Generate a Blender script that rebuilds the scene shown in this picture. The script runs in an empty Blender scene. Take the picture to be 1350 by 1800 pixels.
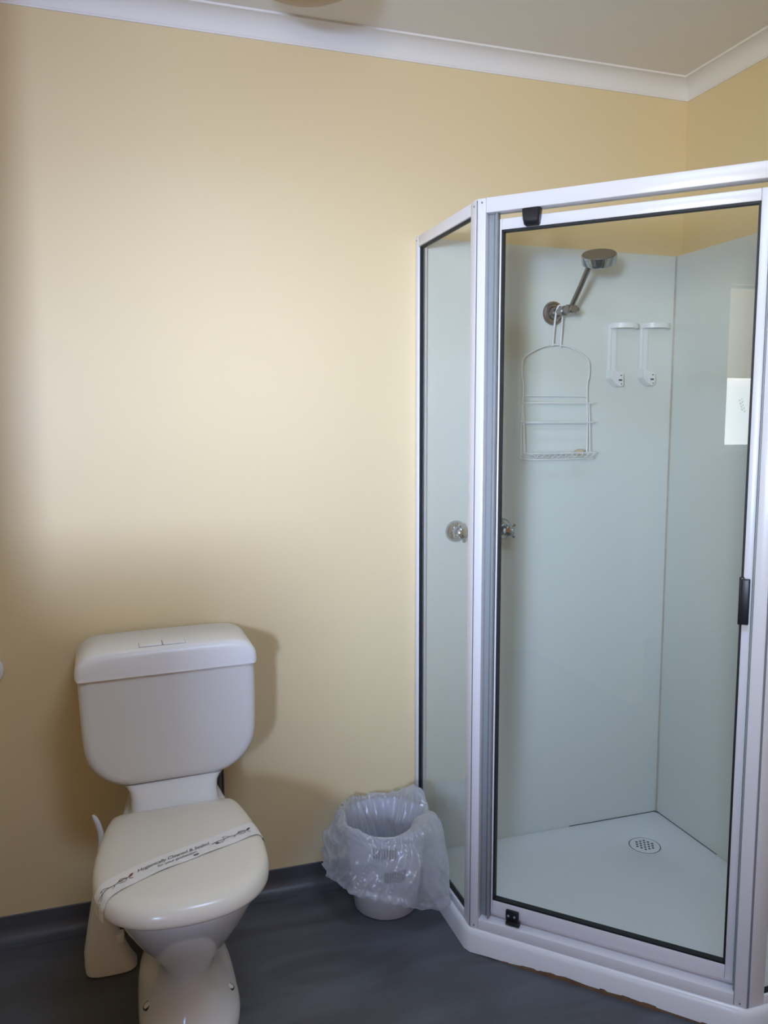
import bpy, bmesh, math, random
from mathutils import Vector, Matrix, noise
PI = math.pi
random.seed(7)
SC = bpy.context.scene
COL = SC.collection

# ------------------------------------------------------------------ camera
FPX, YAW, PITCH, ROLL = 1424.92, 0.3162, 0.1112, -0.0019
CAM = Vector((-1.7189, -2.2150, 1.3619))
fw = Vector((math.sin(YAW)*math.cos(PITCH), math.cos(YAW)*math.cos(PITCH), -math.sin(PITCH)))
rt = Vector((math.cos(YAW), -math.sin(YAW), 0.0))
up = rt.cross(fw)
r2 = rt*math.cos(ROLL) + up*math.sin(ROLL)
u2 = -rt*math.sin(ROLL) + up*math.cos(ROLL)
cd = bpy.data.cameras.new('camera')
cd.sensor_fit = 'VERTICAL'; cd.sensor_height = 36.0; cd.sensor_width = 27.0
cd.lens = FPX/1800.0*36.0
cd.clip_start = 0.02
cam = bpy.data.objects.new('camera', cd); COL.objects.link(cam)
M3 = Matrix((r2, u2, -fw)).transposed()
cam.matrix_world = Matrix.Translation(CAM) @ M3.to_4x4()
SC.camera = cam

# ------------------------------------------------------------------ light, exposure
SC.view_settings.view_transform = 'Standard'
SC.view_settings.look = 'None'
SC.view_settings.exposure = 0.0
SC.view_settings.gamma = 1.0
SC.view_settings.use_curve_mapping = False
w = bpy.data.worlds.new('World'); SC.world = w; w.use_nodes = True
w.node_tree.nodes['Background'].inputs[0].default_value = (1.0, 0.47, 0.18, 1)
w.node_tree.nodes['Background'].inputs[1].default_value = 0.36

def area(name, loc, target, sx, sy, power, color, spread):
    l = bpy.data.lights.new(name, 'AREA'); l.shape = 'RECTANGLE'; l.size = sx; l.size_y = sy
    l.energy = power; l.color = color; l.spread = math.radians(spread)
    o = bpy.data.objects.new(name, l); COL.objects.link(o)
    o.location = loc
    d = (Vector(target)-Vector(loc)).normalized()
    o.rotation_euler = d.to_track_quat('-Z', 'Y').to_euler()
    return o
XL, YF, HC = -3.30, -4.30, 2.397          # left wall, open end of the room, ceiling height
area('window_daylight', (XL+0.06, -3.58, 1.42), (-1.42, 0.0, 1.50), 0.50, 0.30, 12.2, (0.57, 0.69, 1.0), 41)
area('skylight', (-1.15, -1.50, HC-0.004), (-1.05, -1.30, 0.0), 0.70, 0.70, 25.0, (0.51, 0.69, 1.0), 150)
area('side_fill', (XL+0.06, -4.00, 1.85), (0.0, -0.25, 1.85), 0.50, 0.60, 5.1, (1.0, 0.98, 0.72), 44)  # added fill lamp for the right wall; no second window is built
area('side_fill_low', (XL+0.06, -4.00, 1.25), (-0.45, -0.10, 0.85), 0.50, 0.50, 3.2, (0.28, 0.52, 1.0), 42)  # added bluish fill for the low right side, no window behind it

# ------------------------------------------------------------------ materials
def new_mat(name):
    m = bpy.data.materials.new(name); m.use_nodes = True
    nt = m.node_tree
    return m, nt, nt.nodes['Principled BSDF']
def mat(name, col, rough=0.5, metal=0.0, bump=0.0, bscale=60.0, var=0.0, vscale=4.0, spec=0.5, coat=0.0, emis=None, estr=0.0):
    m, nt, b = new_mat(name)
    b.inputs['Base Color'].default_value = (*col, 1)
    b.inputs['Roughness'].default_value = rough
    b.inputs['Metallic'].default_value = metal
    b.inputs['Specular IOR Level'].default_value = spec
    b.inputs['Coat Weight'].default_value = coat
    if emis:
        b.inputs['Emission Color'].default_value = (*emis, 1); b.inputs['Emission Strength'].default_value = estr
    if bump or var:
        tc = nt.nodes.new('ShaderNodeTexCoord')
    if bump:
        n = nt.nodes.new('ShaderNodeTexNoise'); n.inputs['Scale'].default_value = bscale; n.inputs['Detail'].default_value = 4
        nt.links.new(tc.outputs['Object'], n.inputs['Vector'])
        bp = nt.nodes.new('ShaderNodeBump'); bp.inputs['Strength'].default_value = bump; bp.inputs['Distance'].default_value = 0.002
        nt.links.new(n.outputs[0], bp.inputs['Height']); nt.links.new(bp.outputs[0], b.inputs['Normal'])
    if var:
        n = nt.nodes.new('ShaderNodeTexNoise'); n.inputs['Scale'].default_value = vscale; n.inputs['Detail'].default_value = 5
        nt.links.new(tc.outputs['Object'], n.inputs['Vector'])
        mx = nt.nodes.new('ShaderNodeMix'); mx.data_type = 'RGBA'
        mx.inputs['A'].default_value = (*[c*(1-var) for c in col], 1); mx.inputs['B'].default_value = (*[min(1, c*(1+var)) for c in col], 1)
        nt.links.new(n.outputs[0], mx.inputs['Factor']); nt.links.new(mx.outputs['Result'], b.inputs['Base Color'])
    return m
def thin_glass(name, tint, f0=0.04, rough=0.0):
    m = bpy.data.materials.new(name); m.use_nodes = True; nt = m.node_tree
    for n in list(nt.nodes): nt.nodes.remove(n)
    out = nt.nodes.new('ShaderNodeOutputMaterial')
    tr = nt.nodes.new('ShaderNodeBsdfTransparent'); tr.inputs[0].default_value = (*tint, 1)
    gl = nt.nodes.new('ShaderNodeBsdfGlossy'); gl.inputs['Roughness'].default_value = rough
    geo = nt.nodes.new('ShaderNodeNewGeometry')
    dot = nt.nodes.new('ShaderNodeVectorMath'); dot.operation = 'DOT_PRODUCT'
    nt.links.new(geo.outputs['Normal'], dot.inputs[0]); nt.links.new(geo.outputs['Incoming'], dot.inputs[1])
    ab = nt.nodes.new('ShaderNodeMath'); ab.operation = 'ABSOLUTE'; nt.links.new(dot.outputs['Value'], ab.inputs[0])
    om = nt.nodes.new('ShaderNodeMath'); om.operation = 'SUBTRACT'; om.inputs[0].default_value = 1.0; nt.links.new(ab.outputs[0], om.inputs[1])
    pw = nt.nodes.new('ShaderNodeMath'); pw.operation = 'POWER'; pw.inputs[1].default_value = 5.0; nt.links.new(om.outputs[0], pw.inputs[0])
    ma = nt.nodes.new('ShaderNodeMath'); ma.operation = 'MULTIPLY_ADD'; ma.inputs[1].default_value = 1-f0; ma.inputs[2].default_value = f0
    nt.links.new(pw.outputs[0], ma.inputs[0])
    mx = nt.nodes.new('ShaderNodeMixShader')
    nt.links.new(ma.outputs[0], mx.inputs[0]); nt.links.new(tr.outputs[0], mx.inputs[1]); nt.links.new(gl.outputs[0], mx.inputs[2])
    nt.links.new(mx.outputs[0], out.inputs[0])
    return m
def film_mat(name):
    m = bpy.data.materials.new(name); m.use_nodes = True; nt = m.node_tree
    for n in list(nt.nodes): nt.nodes.remove(n)
    out = nt.nodes.new('ShaderNodeOutputMaterial')
    tr = nt.nodes.new('ShaderNodeBsdfTransparent'); tr.inputs[0].default_value = (0.93, 0.95, 1.0, 1)
    df = nt.nodes.new('ShaderNodeBsdfDiffuse'); df.inputs[0].default_value = (0.90, 0.92, 0.97, 1)
    tl = nt.nodes.new('ShaderNodeBsdfTranslucent'); tl.inputs[0].default_value = (0.90, 0.92, 0.97, 1)
    gl = nt.nodes.new('ShaderNodeBsdfGlossy'); gl.inputs['Roughness'].default_value = 0.26
    a = nt.nodes.new('ShaderNodeMixShader'); a.inputs[0].default_value = 0.45
    nt.links.new(df.outputs[0], a.inputs[1]); nt.links.new(tl.outputs[0], a.inputs[2])
    lw = nt.nodes.new('ShaderNodeLayerWeight'); lw.inputs['Blend'].default_value = 0.35
    mr = nt.nodes.new('ShaderNodeMapRange'); mr.inputs['To Min'].default_value = 0.34; mr.inputs['To Max'].default_value = 0.85
    nt.links.new(lw.outputs['Facing'], mr.inputs['Value'])
    bm_ = nt.nodes.new('ShaderNodeMixShader'); nt.links.new(mr.outputs[0], bm_.inputs[0])
    nt.links.new(tr.outputs[0], bm_.inputs[1]); nt.links.new(a.outputs[0], bm_.inputs[2])
    c = nt.nodes.new('ShaderNodeMixShader'); c.inputs[0].default_value = 0.065
    nt.links.new(bm_.outputs[0], c.inputs[1]); nt.links.new(gl.outputs[0], c.inputs[2])
    nt.links.new(c.outputs[0], out.inputs[0])
    return m

M = {}
M['wall'] = mat('cream_paint', (0.80, 0.66, 0.405), 0.36, bump=0.05, bscale=180, spec=0.4)
M['ceiling'] = mat('ceiling_paint', (0.86, 0.84, 0.82), 0.8)
M['cornice'] = mat('cornice_paint', (0.86, 0.85, 0.85), 0.6)
M['liner'] = mat('shower_lining', (0.72, 0.745, 0.70), 0.22, spec=0.4)
M['tray'] = mat('tray_acrylic', (0.85, 0.87, 0.90), 0.25)
M['alu'] = mat('white_powder_coat', (0.80, 0.79, 0.83), 0.28)
M['channel'] = mat('grey_anodised', (0.30, 0.32, 0.33), 0.45)
M['gasket'] = mat('black_rubber', (0.006, 0.006, 0.008), 0.6)
M['blackp'] = mat('black_plastic', (0.012, 0.012, 0.016), 0.35)
M['glass'] = thin_glass('clear_glass', (0.965, 0.985, 0.98))
M['chrome'] = mat('chrome', (0.48, 0.50, 0.54), 0.12, metal=1.0)
M['chrome_dull'] = mat('dull_chrome', (0.36, 0.34, 0.34), 0.28, metal=1.0)
M['face'] = mat('shower_face_grey', (0.20, 0.18, 0.14), 0.5, metal=0.3)
M['china'] = mat('white_china', (0.76, 0.75, 0.74), 0.12, coat=0.3)
M['cistern'] = mat('white_cistern_plastic', (0.76, 0.75, 0.74), 0.35)
M['lidp'] = mat('cistern_lid_plastic', (0.88, 0.88, 0.90), 0.30)
M['seat'] = mat('ivory_seat_plastic', (0.74, 0.68, 0.57), 0.22)
M['paper'] = mat('white_paper', (0.77, 0.735, 0.68), 0.8)
M['ink'] = mat('brown_ink', (0.10, 0.075, 0.065), 0.7)
M['inkred'] = mat('red_brown_ink', (0.17, 0.07, 0.05), 0.7)
M['wire'] = mat('white_wire', (0.80, 0.80, 0.79), 0.35)
M['white'] = mat('white_plastic', (0.82, 0.82, 0.82), 0.35)
M['bin'] = mat('grey_white_bin_plastic', (0.55, 0.55, 0.57), 0.4)
M['dark'] = mat('dark_hole', (0.03, 0.03, 0.035), 0.7)
M['hole'] = mat('drain_hole_grey', (0.10, 0.12, 0.14), 0.7)
M['wood'] = mat('stained_timber', (0.16, 0.09, 0.045), 0.7, var=0.5, vscale=40)
M['seal'] = mat('stained_silicone', (0.50, 0.45, 0.38), 0.5, var=0.35, vscale=14)
M['mould'] = mat('mould_line', (0.06, 0.07, 0.08), 0.7)
M['hose'] = mat('dark_grey_hose', (0.07, 0.09, 0.09), 0.4)
M['soap'] = mat('cream_soap', (0.62, 0.52, 0.36), 0.5)
M['lampglass'] = mat('beige_lamp_glass', (0.42, 0.31, 0.20), 0.35)
M['lamprim'] = mat('lamp_rim', (0.34, 0.25, 0.16), 0.4)
M['pane'] = mat('daylit_frosted_pane', (0.9, 0.9, 0.9), 0.5, emis=(0.90, 0.95, 1.0), estr=8.0)
M['blind'] = mat('backlit_beige_blind', (0.62, 0.50, 0.36), 0.8, emis=(1.0, 0.72, 0.42), estr=1.7)  # emission puts the daylight behind the fabric into its colour
M['film'] = film_mat('clear_white_bag_film')
M['joint'] = mat('frame_joint', (0.22, 0.23, 0.27), 0.5)
def floor_mat():
    m, nt, b = new_mat('blue_grey_vinyl')
    tc = nt.nodes.new('ShaderNodeTexCoord')
    n1 = nt.nodes.new('ShaderNodeTexNoise'); n1.inputs['Scale'].default_value = 2.2; n1.inputs['Detail'].default_value = 6; n1.inputs['Distortion'].default_value = 1.2
    mp = nt.nodes.new('ShaderNodeMapping'); mp.inputs['Scale'].default_value = (1.0, 3.2, 1.0); mp.inputs['Rotation'].default_value = (0, 0, 0.9)
    nt.links.new(tc.outputs['Object'], mp.inputs[0]); nt.links.new(mp.outputs[0], n1.inputs['Vector'])
    n2 = nt.nodes.new('ShaderNodeTexNoise'); n2.inputs['Scale'].default_value = 240; n2.inputs['Detail'].default_value = 2
    nt.links.new(tc.outputs['Object'], n2.inputs['Vector'])
    cr = nt.nodes.new('ShaderNodeValToRGB')
    cr.color_ramp.elements[0].position = 0.30; cr.color_ramp.elements[0].color = (0.062, 0.064, 0.070, 1)
    cr.color_ramp.elements[1].position = 0.75; cr.color_ramp.elements[1].color = (0.118, 0.128, 0.152, 1)
    nt.links.new(n1.outputs[0], cr.inputs[0])
    mx = nt.nodes.new('ShaderNodeMix'); mx.data_type = 'RGBA'; mx.blend_type = 'OVERLAY'; mx.inputs['Factor'].default_value = 0.18
    nt.links.new(cr.outputs[0], mx.inputs['A']); nt.links.new(n2.outputs[0], mx.inputs['B'])
    nt.links.new(mx.outputs['Result'], b.inputs['Base Color'])
    b.inputs['Roughness'].default_value = 0.42
    bp = nt.nodes.new('ShaderNodeBump'); bp.inputs['Strength'].default_value = 0.08; bp.inputs['Distance'].default_value = 0.001
    nt.links.new(n2.outputs[0], bp.inputs['Height']); nt.links.new(bp.outputs[0], b.inputs['Normal'])
    return m
M['floor'] = floor_mat()

# ------------------------------------------------------------------ helpers
def link(name, bm, m, parent=None, smooth=True, angle=35, mods=None):
    me = bpy.data.meshes.new(name)
    bmesh.ops.recalc_face_normals(bm, faces=bm.faces[:])
    bm.to_mesh(me); bm.free()
    for mm in (m if isinstance(m, (list, tuple)) else [m]): me.materials.append(mm)
    if smooth:
        for p in me.polygons: p.use_smooth = True
        me.set_sharp_from_angle(angle=math.radians(angle))
    o = bpy.data.objects.new(name, me); COL.objects.link(o)
    if parent is not None: o.parent = parent
    return o
def tag(o, label, cat, group=None):
    o['label'] = label; o['category'] = cat
    if group: o['group'] = group
    return o
def struct(o, label=None, cat=None):
    o['kind'] = 'structure'
    if label: o['label'] = label
    if cat: o['category'] = cat
    return o
def thing(name, label, cat, loc=(0, 0, 0), rot=(0, 0, 0), group=None):
    o = bpy.data.objects.new(name, None); COL.objects.link(o)
    o.empty_display_size = 0.05
    o.location = loc; o.rotation_euler = rot
    return tag(o, label, cat, group)
def bm_new(): return bmesh.new()
def add_box(bm, lo, hi, bev=0.0, seg=2, frame=None, mi=0):
    """box from lo to hi; frame = (origin, ux, uy, uz)"""
    tmp = bmesh.new()
    bmesh.ops.create_cube(tmp, size=1.0)
    for v in tmp.verts:
        v.co = Vector([lo[i] + (v.co[i]+0.5)*(hi[i]-lo[i]) for i in range(3)])
    if bev:
        bmesh.ops.bevel(tmp, geom=tmp.edges[:], offset=bev, segments=seg, profile=0.5, affect='EDGES')
    if frame:
        o, a, b, c = frame
        for v in tmp.verts: v.co = o + a*v.co.x + b*v.co.y + c*v.co.z
    merge(bm, tmp, mi)
def merge(bm, tmp, mi=0):
    mp = [bm.verts.new(v.co) for v in tmp.verts]
    tmp.verts.index_update()
    for f in tmp.faces:
        try:
            nf = bm.faces.new([mp[v.index] for v in f.verts]); nf.material_index = mi
        except ValueError: pass
    tmp.free()
def add_loft(bm, rings, cap0=True, cap1=True, closed=True, mi=0):
    R = [[bm.verts.new(p) for p in r] for r in rings]
    n = len(R[0])
    for a, b in zip(R[:-1], R[1:]):
        for i in range(n if closed else n-1):
            j = (i+1) % n
            f = bm.faces.new((a[i], a[j], b[j], b[i])); f.material_index = mi
    if cap0: bm.faces.new(list(reversed(R[0]))).material_index = mi
    if cap1: bm.faces.new(R[-1]).material_index = mi
    return R
def basis(d):
    d = d.normalized()
    a = Vector((0, 0, 1)) if abs(d.z) < 0.9 else Vector((1, 0, 0))
    x = d.cross(a).normalized(); y = d.cross(x).normalized()
    return x, y
def add_tube(bm, pts, r, n=8, mi=0, cyclic=False):
    pts = [Vector(p) for p in pts]
    rad = r if isinstance(r, (list, tuple)) else [r]*len(pts)
    rings = []; px = None
    for i, p in enumerate(pts):
        a = pts[i-1] if (i > 0 or cyclic) else pts[0]
        b = pts[(i+1) % len(pts)] if (i < len(pts)-1 or cyclic) else pts[-1]
        d = (b-a).normalized()
        if px is None: x, y = basis(d)
        else:
            x = (px - d*px.dot(d)).normalized(); y = d.cross(x)
        px = x
        rings.append([p + (x*math.cos(2*PI*k/n) + y*math.sin(2*PI*k/n))*rad[i] for k in range(n)])
    if cyclic:
        rings.append(rings[0])
        R = [[bm.verts.new(p) for p in rr] for rr in rings[:-1]]; R.append(R[0])
        for a, b in zip(R[:-1], R[1:]):
            for i in range(n):
                j = (i+1) % n
                bm.faces.new((a[i], a[j], b[j], b[i])).material_index = mi
    else:
        add_loft(bm, rings, mi=mi)
def add_lathe(bm, origin, axis, prof, n=32, mi=0, cap0=True, cap1=True, a0=0.0):
    """prof: list of (radius, along)"""
    o = Vector(origin); d = Vector(axis).normalized(); x, y = basis(d)
    rings = [[o + d*h + (x*math.cos(2*PI*k/n+a0) + y*math.sin(2*PI*k/n+a0))*max(r, 1e-5) for k in range(n)] for r, h in prof]
    add_loft(bm, rings, cap0, cap1, mi=mi)
def smooth_path(pts, it=2, cyclic=False):
    P = [Vector(p) for p in pts]
    for _ in range(it):
        Q = []
        n = len(P)
        rng = range(n if cyclic else n-1)
        if not cyclic: Q.append(P[0])
        for i in rng:
            a, b = P[i], P[(i+1) % n]
            Q += [a.lerp(b, .25), a.lerp(b, .75)]
        if not cyclic: Q.append(P[-1])
        P = Q
    return P
def rrect(hx, y0, y1, r, n=6):
    """rounded rectangle in x,y, x in +-hx"""
    out = []
    r = min(r, hx*.99, (y1-y0)/2*.99)
    for cx, cy, a in ((hx-r, y1-r, 0), (-hx+r, y1-r, PI/2), (-hx+r, y0+r, PI), (hx-r, y0+r, 1.5*PI)):
        for k in range(n+1):
            t = a + PI/2*k/n
            out.append((cx+r*math.cos(t), cy+r*math.sin(t)))
    return out

# ------------------------------------------------------------------ the room
T = 0.08
bm = bm_new(); add_box(bm, (XL-T, YF, -0.06), (T, T, 0.0)); struct(link('floor', bm, M['floor'], smooth=False))
bm = bm_new(); add_box(bm, (XL-T, YF, HC), (T, T, HC+0.06)); struct(link('ceiling', bm, M['ceiling'], smooth=False))
bm = bm_new(); add_box(bm, (XL-T, 0.0, 0.0), (T, T, HC)); struct(link('wall_back', bm, M['wall'], smooth=False))
bm = bm_new(); add_box(bm, (0.0, YF, 0.0), (T, 0.0, HC)); struct(link('wall_right', bm, M['wall'], smooth=False))
WY0, WY1, WZ0, WZ1 = -4.00, -3.19, 1.18, 2.21       # window opening in the left wall
XN, YN = -2.30, -1.00                     # invented nib wall beside the toilet ends here; its edge shades the back wall
bm = bm_new()
add_box(bm, (XL-T, YF, 0.0), (XL, WY0, HC)); add_box(bm, (XL-T, WY1, 0.0), (XL, YN+T, HC))
add_box(bm, (XL-T, WY0, 0.0), (XL, WY1, WZ0)); add_box(bm, (XL-T, WY0, WZ1), (XL, WY1, HC))
struct(link('wall_window_side', bm, M['wall'], smooth=False))
bm = bm_new(); add_box(bm, (XN-T, YN, 0.0), (XN, 0.0, HC)); struct(link('wall_nib_added', bm, M['wall'], smooth=False))  # unseen nib, added to shade the left end of the back wall
bm = bm_new(); add_box(bm, (XL, YN, 0.0), (XN-T, YN+T, HC)); struct(link('wall_return_added', bm, M['wall'], smooth=False))  # added return joining the unseen nib to the window side
bm = bm_new(); add_box(bm, (XL, -1.93, 0.0), (-2.31, -1.85, 1.19), .004); struct(link('wall_shade_blocker', bm, M['wall'], smooth=False))  # added out of view to cast the soft shade low on the left
# window: frame, sill, frosted pane lit by the day outside
bm = bm_new()
for lo, hi in (((WY0, WZ0), (WY0+.03, WZ1)), ((WY1-.03, WZ0), (WY1, WZ1)), ((WY0+.03, WZ0), (WY1-.03, WZ0+.03)), ((WY0+.03, WZ1-.03), (WY1-.03, WZ1))):
    add_box(bm, (XL-.07, lo[0], lo[1]), (XL-.03, hi[0], hi[1]), .003)
win = struct(link('window_1', bm, M['alu']))
bm = bm_new(); add_box(bm, (XL-.054, WY0+.03, WZ0+.03), (XL-.048, WY1-.03, WZ1-.03)); link('pane', bm, M['pane'], win, smooth=False)
bm = bm_new()
for k in range(9):
    z0 = 1.415+.010*k; y0 = -3.372+.0035*k; sg = 1 if k % 2 else -1
    q = [Vector((XL-.0475, y0+dy, z0+dz)) for dy, dz in ((0, 0), (sg*.012, .004), (sg*.017, .014), (sg*.006, .010))]
    bm.faces.new([bm.verts.new(p) for p in q])
link('leaf_print', bm, M['joint'], win, smooth=False)
bm = bm_new(); add_box(bm, (XL-.03, WY0-.04, WZ0-.03), (XL+.05, WY1+.04, WZ0), .004); link('window_sill', bm, M['alu'], win)
# roller blind, half drawn
bl = thing('roller_blind', 'beige roller blind drawn half way down over the frosted window', 'blind', (XL-.015, (WY0+WY1)/2, WZ1))
bm = bm_new(); add_box(bm, (-.002, -.402, -.58), (.002, .402, -.002)); link('blind_fabric', bm, M['blind'], bl, smooth=False)
bm = bm_new(); add_tube(bm, [(.014, -.40, -.018), (.014, .40, -.018)], .012, 12); link('roller', bm, M['white'], bl)
# cornice, mitred in the corner
CP = [(0.0, 2.345), (0.003, 2.345), (0.004, 2.349)]
for k in range(0, 9):
    a = PI/2*k/8
    CP.append((0.049 - 0.042*math.cos(a) - 0.001, 2.392 - 0.042*(1-math.sin(a))))
CP += [(0.052, 2.393), (0.053, HC), (0.0, HC)]
CP = [(0.0, 2.345), (0.003, 2.345), (0.004, 2.349)] + [(0.047-0.042*math.cos(PI/2*k/8), 2.350+0.042*math.sin(PI/2*k/8)) for k in range(9)] + [(0.051, 2.392), (0.052, HC), (0.0, HC)]
bm = bm_new(); add_loft(bm, [[(XN, -d, z) for d, z in CP], [(-d, -d, z) for d, z in CP]]); struct(link('trim_1', bm, M['cornice'], angle=25), 'white coved cornice along the top of the back wall')
bm = bm_new(); add_loft(bm, [[(-d, -d, z) for d, z in CP], [(-d, YF, z) for d, z in CP]]); struct(link('trim_2', bm, M['cornice'], angle=25), 'white coved cornice along the top of the right wall')
# coved vinyl skirting: the floor sheet turned up the wall
BP = [(0.0, 0.0695), (0.003, 0.0695), (0.004, 0.068), (0.004, 0.038)] + [(0.034-0.03*math.cos(PI/2*k/7), 0.034-0.031*math.sin(PI/2*k/7)) for k in range(8)] + [(0.042, 0.0015), (0.042, 0.0), (0.0, 0.0)]
bm = bm_new(); add_loft(bm, [[(XN, -d, z) for d, z in BP], [(-.912, -d, z) for d, z in BP]]); struct(link('baseboard_back', bm, M['floor'], angle=25))
bm = bm_new(); add_loft(bm, [[(-d, -.895, z) for d, z in BP], [(-d, YF, z) for d, z in BP]]); struct(link('baseboard_right', bm, M['floor'], angle=25))
bm = bm_new(); add_loft(bm, [[(XN+d, YN, z) for d, z in BP], [(XN+d, -.042, z) for d, z in BP]]); struct(link('baseboard_left', bm, M['floor'], angle=25))

# ------------------------------------------------------------------ shower
A = Vector((-.8988, -.4133, 0)); B = Vector((-.4343, -.8804, 0))
L = (B-A).length; tv = (B-A).normalized(); nv = Vector((tv.y, -tv.x, 0)); Z = Vector((0, 0, 1))
TR = 0.0237; ZTF = 0.0434; ZT, ZB = 1.8791, 0.062
DF = (A, tv, nv, Z)                       # door frame: u along, v outward, z up
# lining sheets on the two walls
t = thing('shower_lining_sheet', 'pale green-grey shower lining sheet on the back wall behind the tap and caddy', 'wall panel')
bm = bm_new(); add_box(bm, (-.870, -.0045, ZTF-.003), (-TR, -.0005, 1.8776), .0012, 1); link('sheet', bm, M['liner'], t)
bm = bm_new(); add_tube(bm, [(-TR-.001, -.0055, ZTF), (-TR-.001, -.0055, 1.876)], .0032, 8); link('corner_seal', bm, M['seal'], t)
bm = bm_new(); add_tube(bm, [(-.36, -.0045, ZTF+.0005), (-TR, -.0045, ZTF+.0005)], .0014, 6); link('bottom_seal', bm, M['mould'], t)
t = thing('shower_lining_sheet', 'pale blue-grey shower lining sheet on the right wall of the shower', 'wall panel')
bm = bm_new(); add_box(bm, (-TR, -.872, ZTF-.003), (-.0005, -.0048, 1.8776), .0012, 1); link('sheet', bm, M['liner'], t)
bm = bm_new(); add_tube(bm, [(-TR, -.0045, ZTF+.0005), (-TR, -.30, ZTF+.0005)], .0014, 6); link('bottom_seal', bm, M['mould'], t)

# tray
o_ = .012
TP = [Vector((-.0245, -.0055)), Vector((A.x-o_, -.0055)), Vector((A.x-o_, A.y-o_*.41)), Vector((B.x-o_*.41, B.y-o_)), Vector((-.0245, B.y-o_))]
def inset_poly(P, ds):
    n = len(P); cen = sum(P, Vector((0, 0)))/n; lines = []
    for i in range(n):
        a, b = P[i], P[(i+1) % n]; d = (b-a).normalized(); nn = Vector((-d.y, d.x))
        if nn.dot(cen-a) < 0: nn = -nn
        lines.append((a+nn*ds[i], d))
    out = []
    for i in range(n):
        p, d = lines[i-1]; q, e = lines[i]
        k = d.x*e.y-d.y*e.x
        s = ((q.x-p.x)*e.y-(q.y-p.y)*e.x)/k
        out.append(p+d*s)
    return out
def dense(P, per=14, rad=0.03):
    out = []
    n = len(P)
    for i in range(n):
        a, b = P[i], P[(i+1) % n]; l = (b-a).length
        k0 = min(.3, rad/l)
        for k in range(per):
            s = k0 + (1-2*k0)*k/(per-1)
            out.append(a.lerp(b, s))
    return out
def ring_tray(ds, z, rad=.012):
    out = []
    for p in dense(inset_poly(TP, ds), rad=rad):
        zz = z(p) if callable(z) else z
        if (p.y > -.0125 and p.x > -.86) or (p.x > -.033 and p.y > -.84): zz = min(zz, .0428)     # the lining comes down on to this edge
        out.append((p.x, p.y, zz))
    return out
def notch(p):          # chipped lower edge of the tray along the door side
    s = (Vector((p.x, p.y, 0))-A).dot(tv)/L; dd = (Vector((p.x, p.y, 0))-A).dot(nv)
    if dd > -.006 and 0.05 < s < .95:
        return 0.001 + 0.015*max(0, math.sin((s-.05)/.9*PI))*(0.6+0.6*noise.noise(Vector((s*9, 0, 0))))
    return 0.0006
tray = thing('shower_tray', 'white acrylic corner shower tray on the vinyl floor under the glass', 'shower tray')
DC = Vector((-.189, -.171))
e3 = lambda x, wl: [wl, x, x, x, wl]
rings = [ring_tray(e3(.0, 0), notch), ring_tray(e3(.002, 0), .046), ring_tray(e3(.005, 0), .056), ring_tray(e3(.010, 0), .061), ring_tray(e3(.014, .0), .062),
         ring_tray(e3(.046, .0005), .062), ring_tray(e3(.054, .001), .060), ring_tray(e3(.060, .003), .050, .03), ring_tray(e3(.070, .012), .044, .04), ring_tray(e3(.10, .03), .0415, .05)]
last = rings[-1]
def circ_ring(r, z):
    out = []
    for p in last:
        a = math.atan2(p[1]-DC.y, p[0]-DC.x); out.append((DC.x+r*math.cos(a), DC.y+r*math.sin(a), z))
    return out
rings += [circ_ring(.052, .0365), circ_ring(.049, .035), circ_ring(.0485, .030)]
bm = bm_new(); add_loft(bm, rings, cap0=False, cap1=True); link('tray_body', bm, M['tray'], tray, angle=50)
bm = bm_new()
add_lathe(bm, (DC.x, DC.y, .030), (0, 0, 1), [(.0465, 0), (.0465, .004), (.045, .0055), (.020, .0062), (.0001, .0063)], 40)
for i in range(-2, 3):
    for j in range(-2, 3):
        hx, hy = (i+(j % 2)*.5)*.0135, j*.0118
        if math.hypot(hx, hy) < .029:
            add_lathe(bm, (DC.x+hx, DC.y+hy, .0352), (0, 0, 1), [(.0042, 0), (.0042, .0013)], 12, mi=1)
link('drain_grate', bm, [M['tray'], M['hole']], tray)['label'] = 'round white drain grate with dark holes'
bm = bm_new(); add_lathe(bm, (DC.x, DC.y, .0302), (0, 0, 1), [(.0484, 0), (.0484, .0045)], 40); link('drain_rim', bm, M['hole'], tray)
# exposed brown timber under the chipped edge
bm = bm_new()
bb = []
for k in range(31):
    s = .12+.8*k/30
    c = A + tv*(L*s) + nv*(.0085+.004*noise.noise(Vector((s*14, 3, 0))))
    h = .006+.009*math.sin((s-.12)/.8*PI)+.002*noise.noise(Vector((s*25, 8, 0)))
    bb.append([c-nv*.02, c+nv*0.004, c+nv*.003+Z*h*.8, c+Z*h, c-nv*.02+Z*h])
add_loft(bm, bb)
tag(link('timber_batten', bm, M['wood']), 'thin stained brown timber packing strip under the chipped front edge of the shower tray', 'timber strip')

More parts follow.
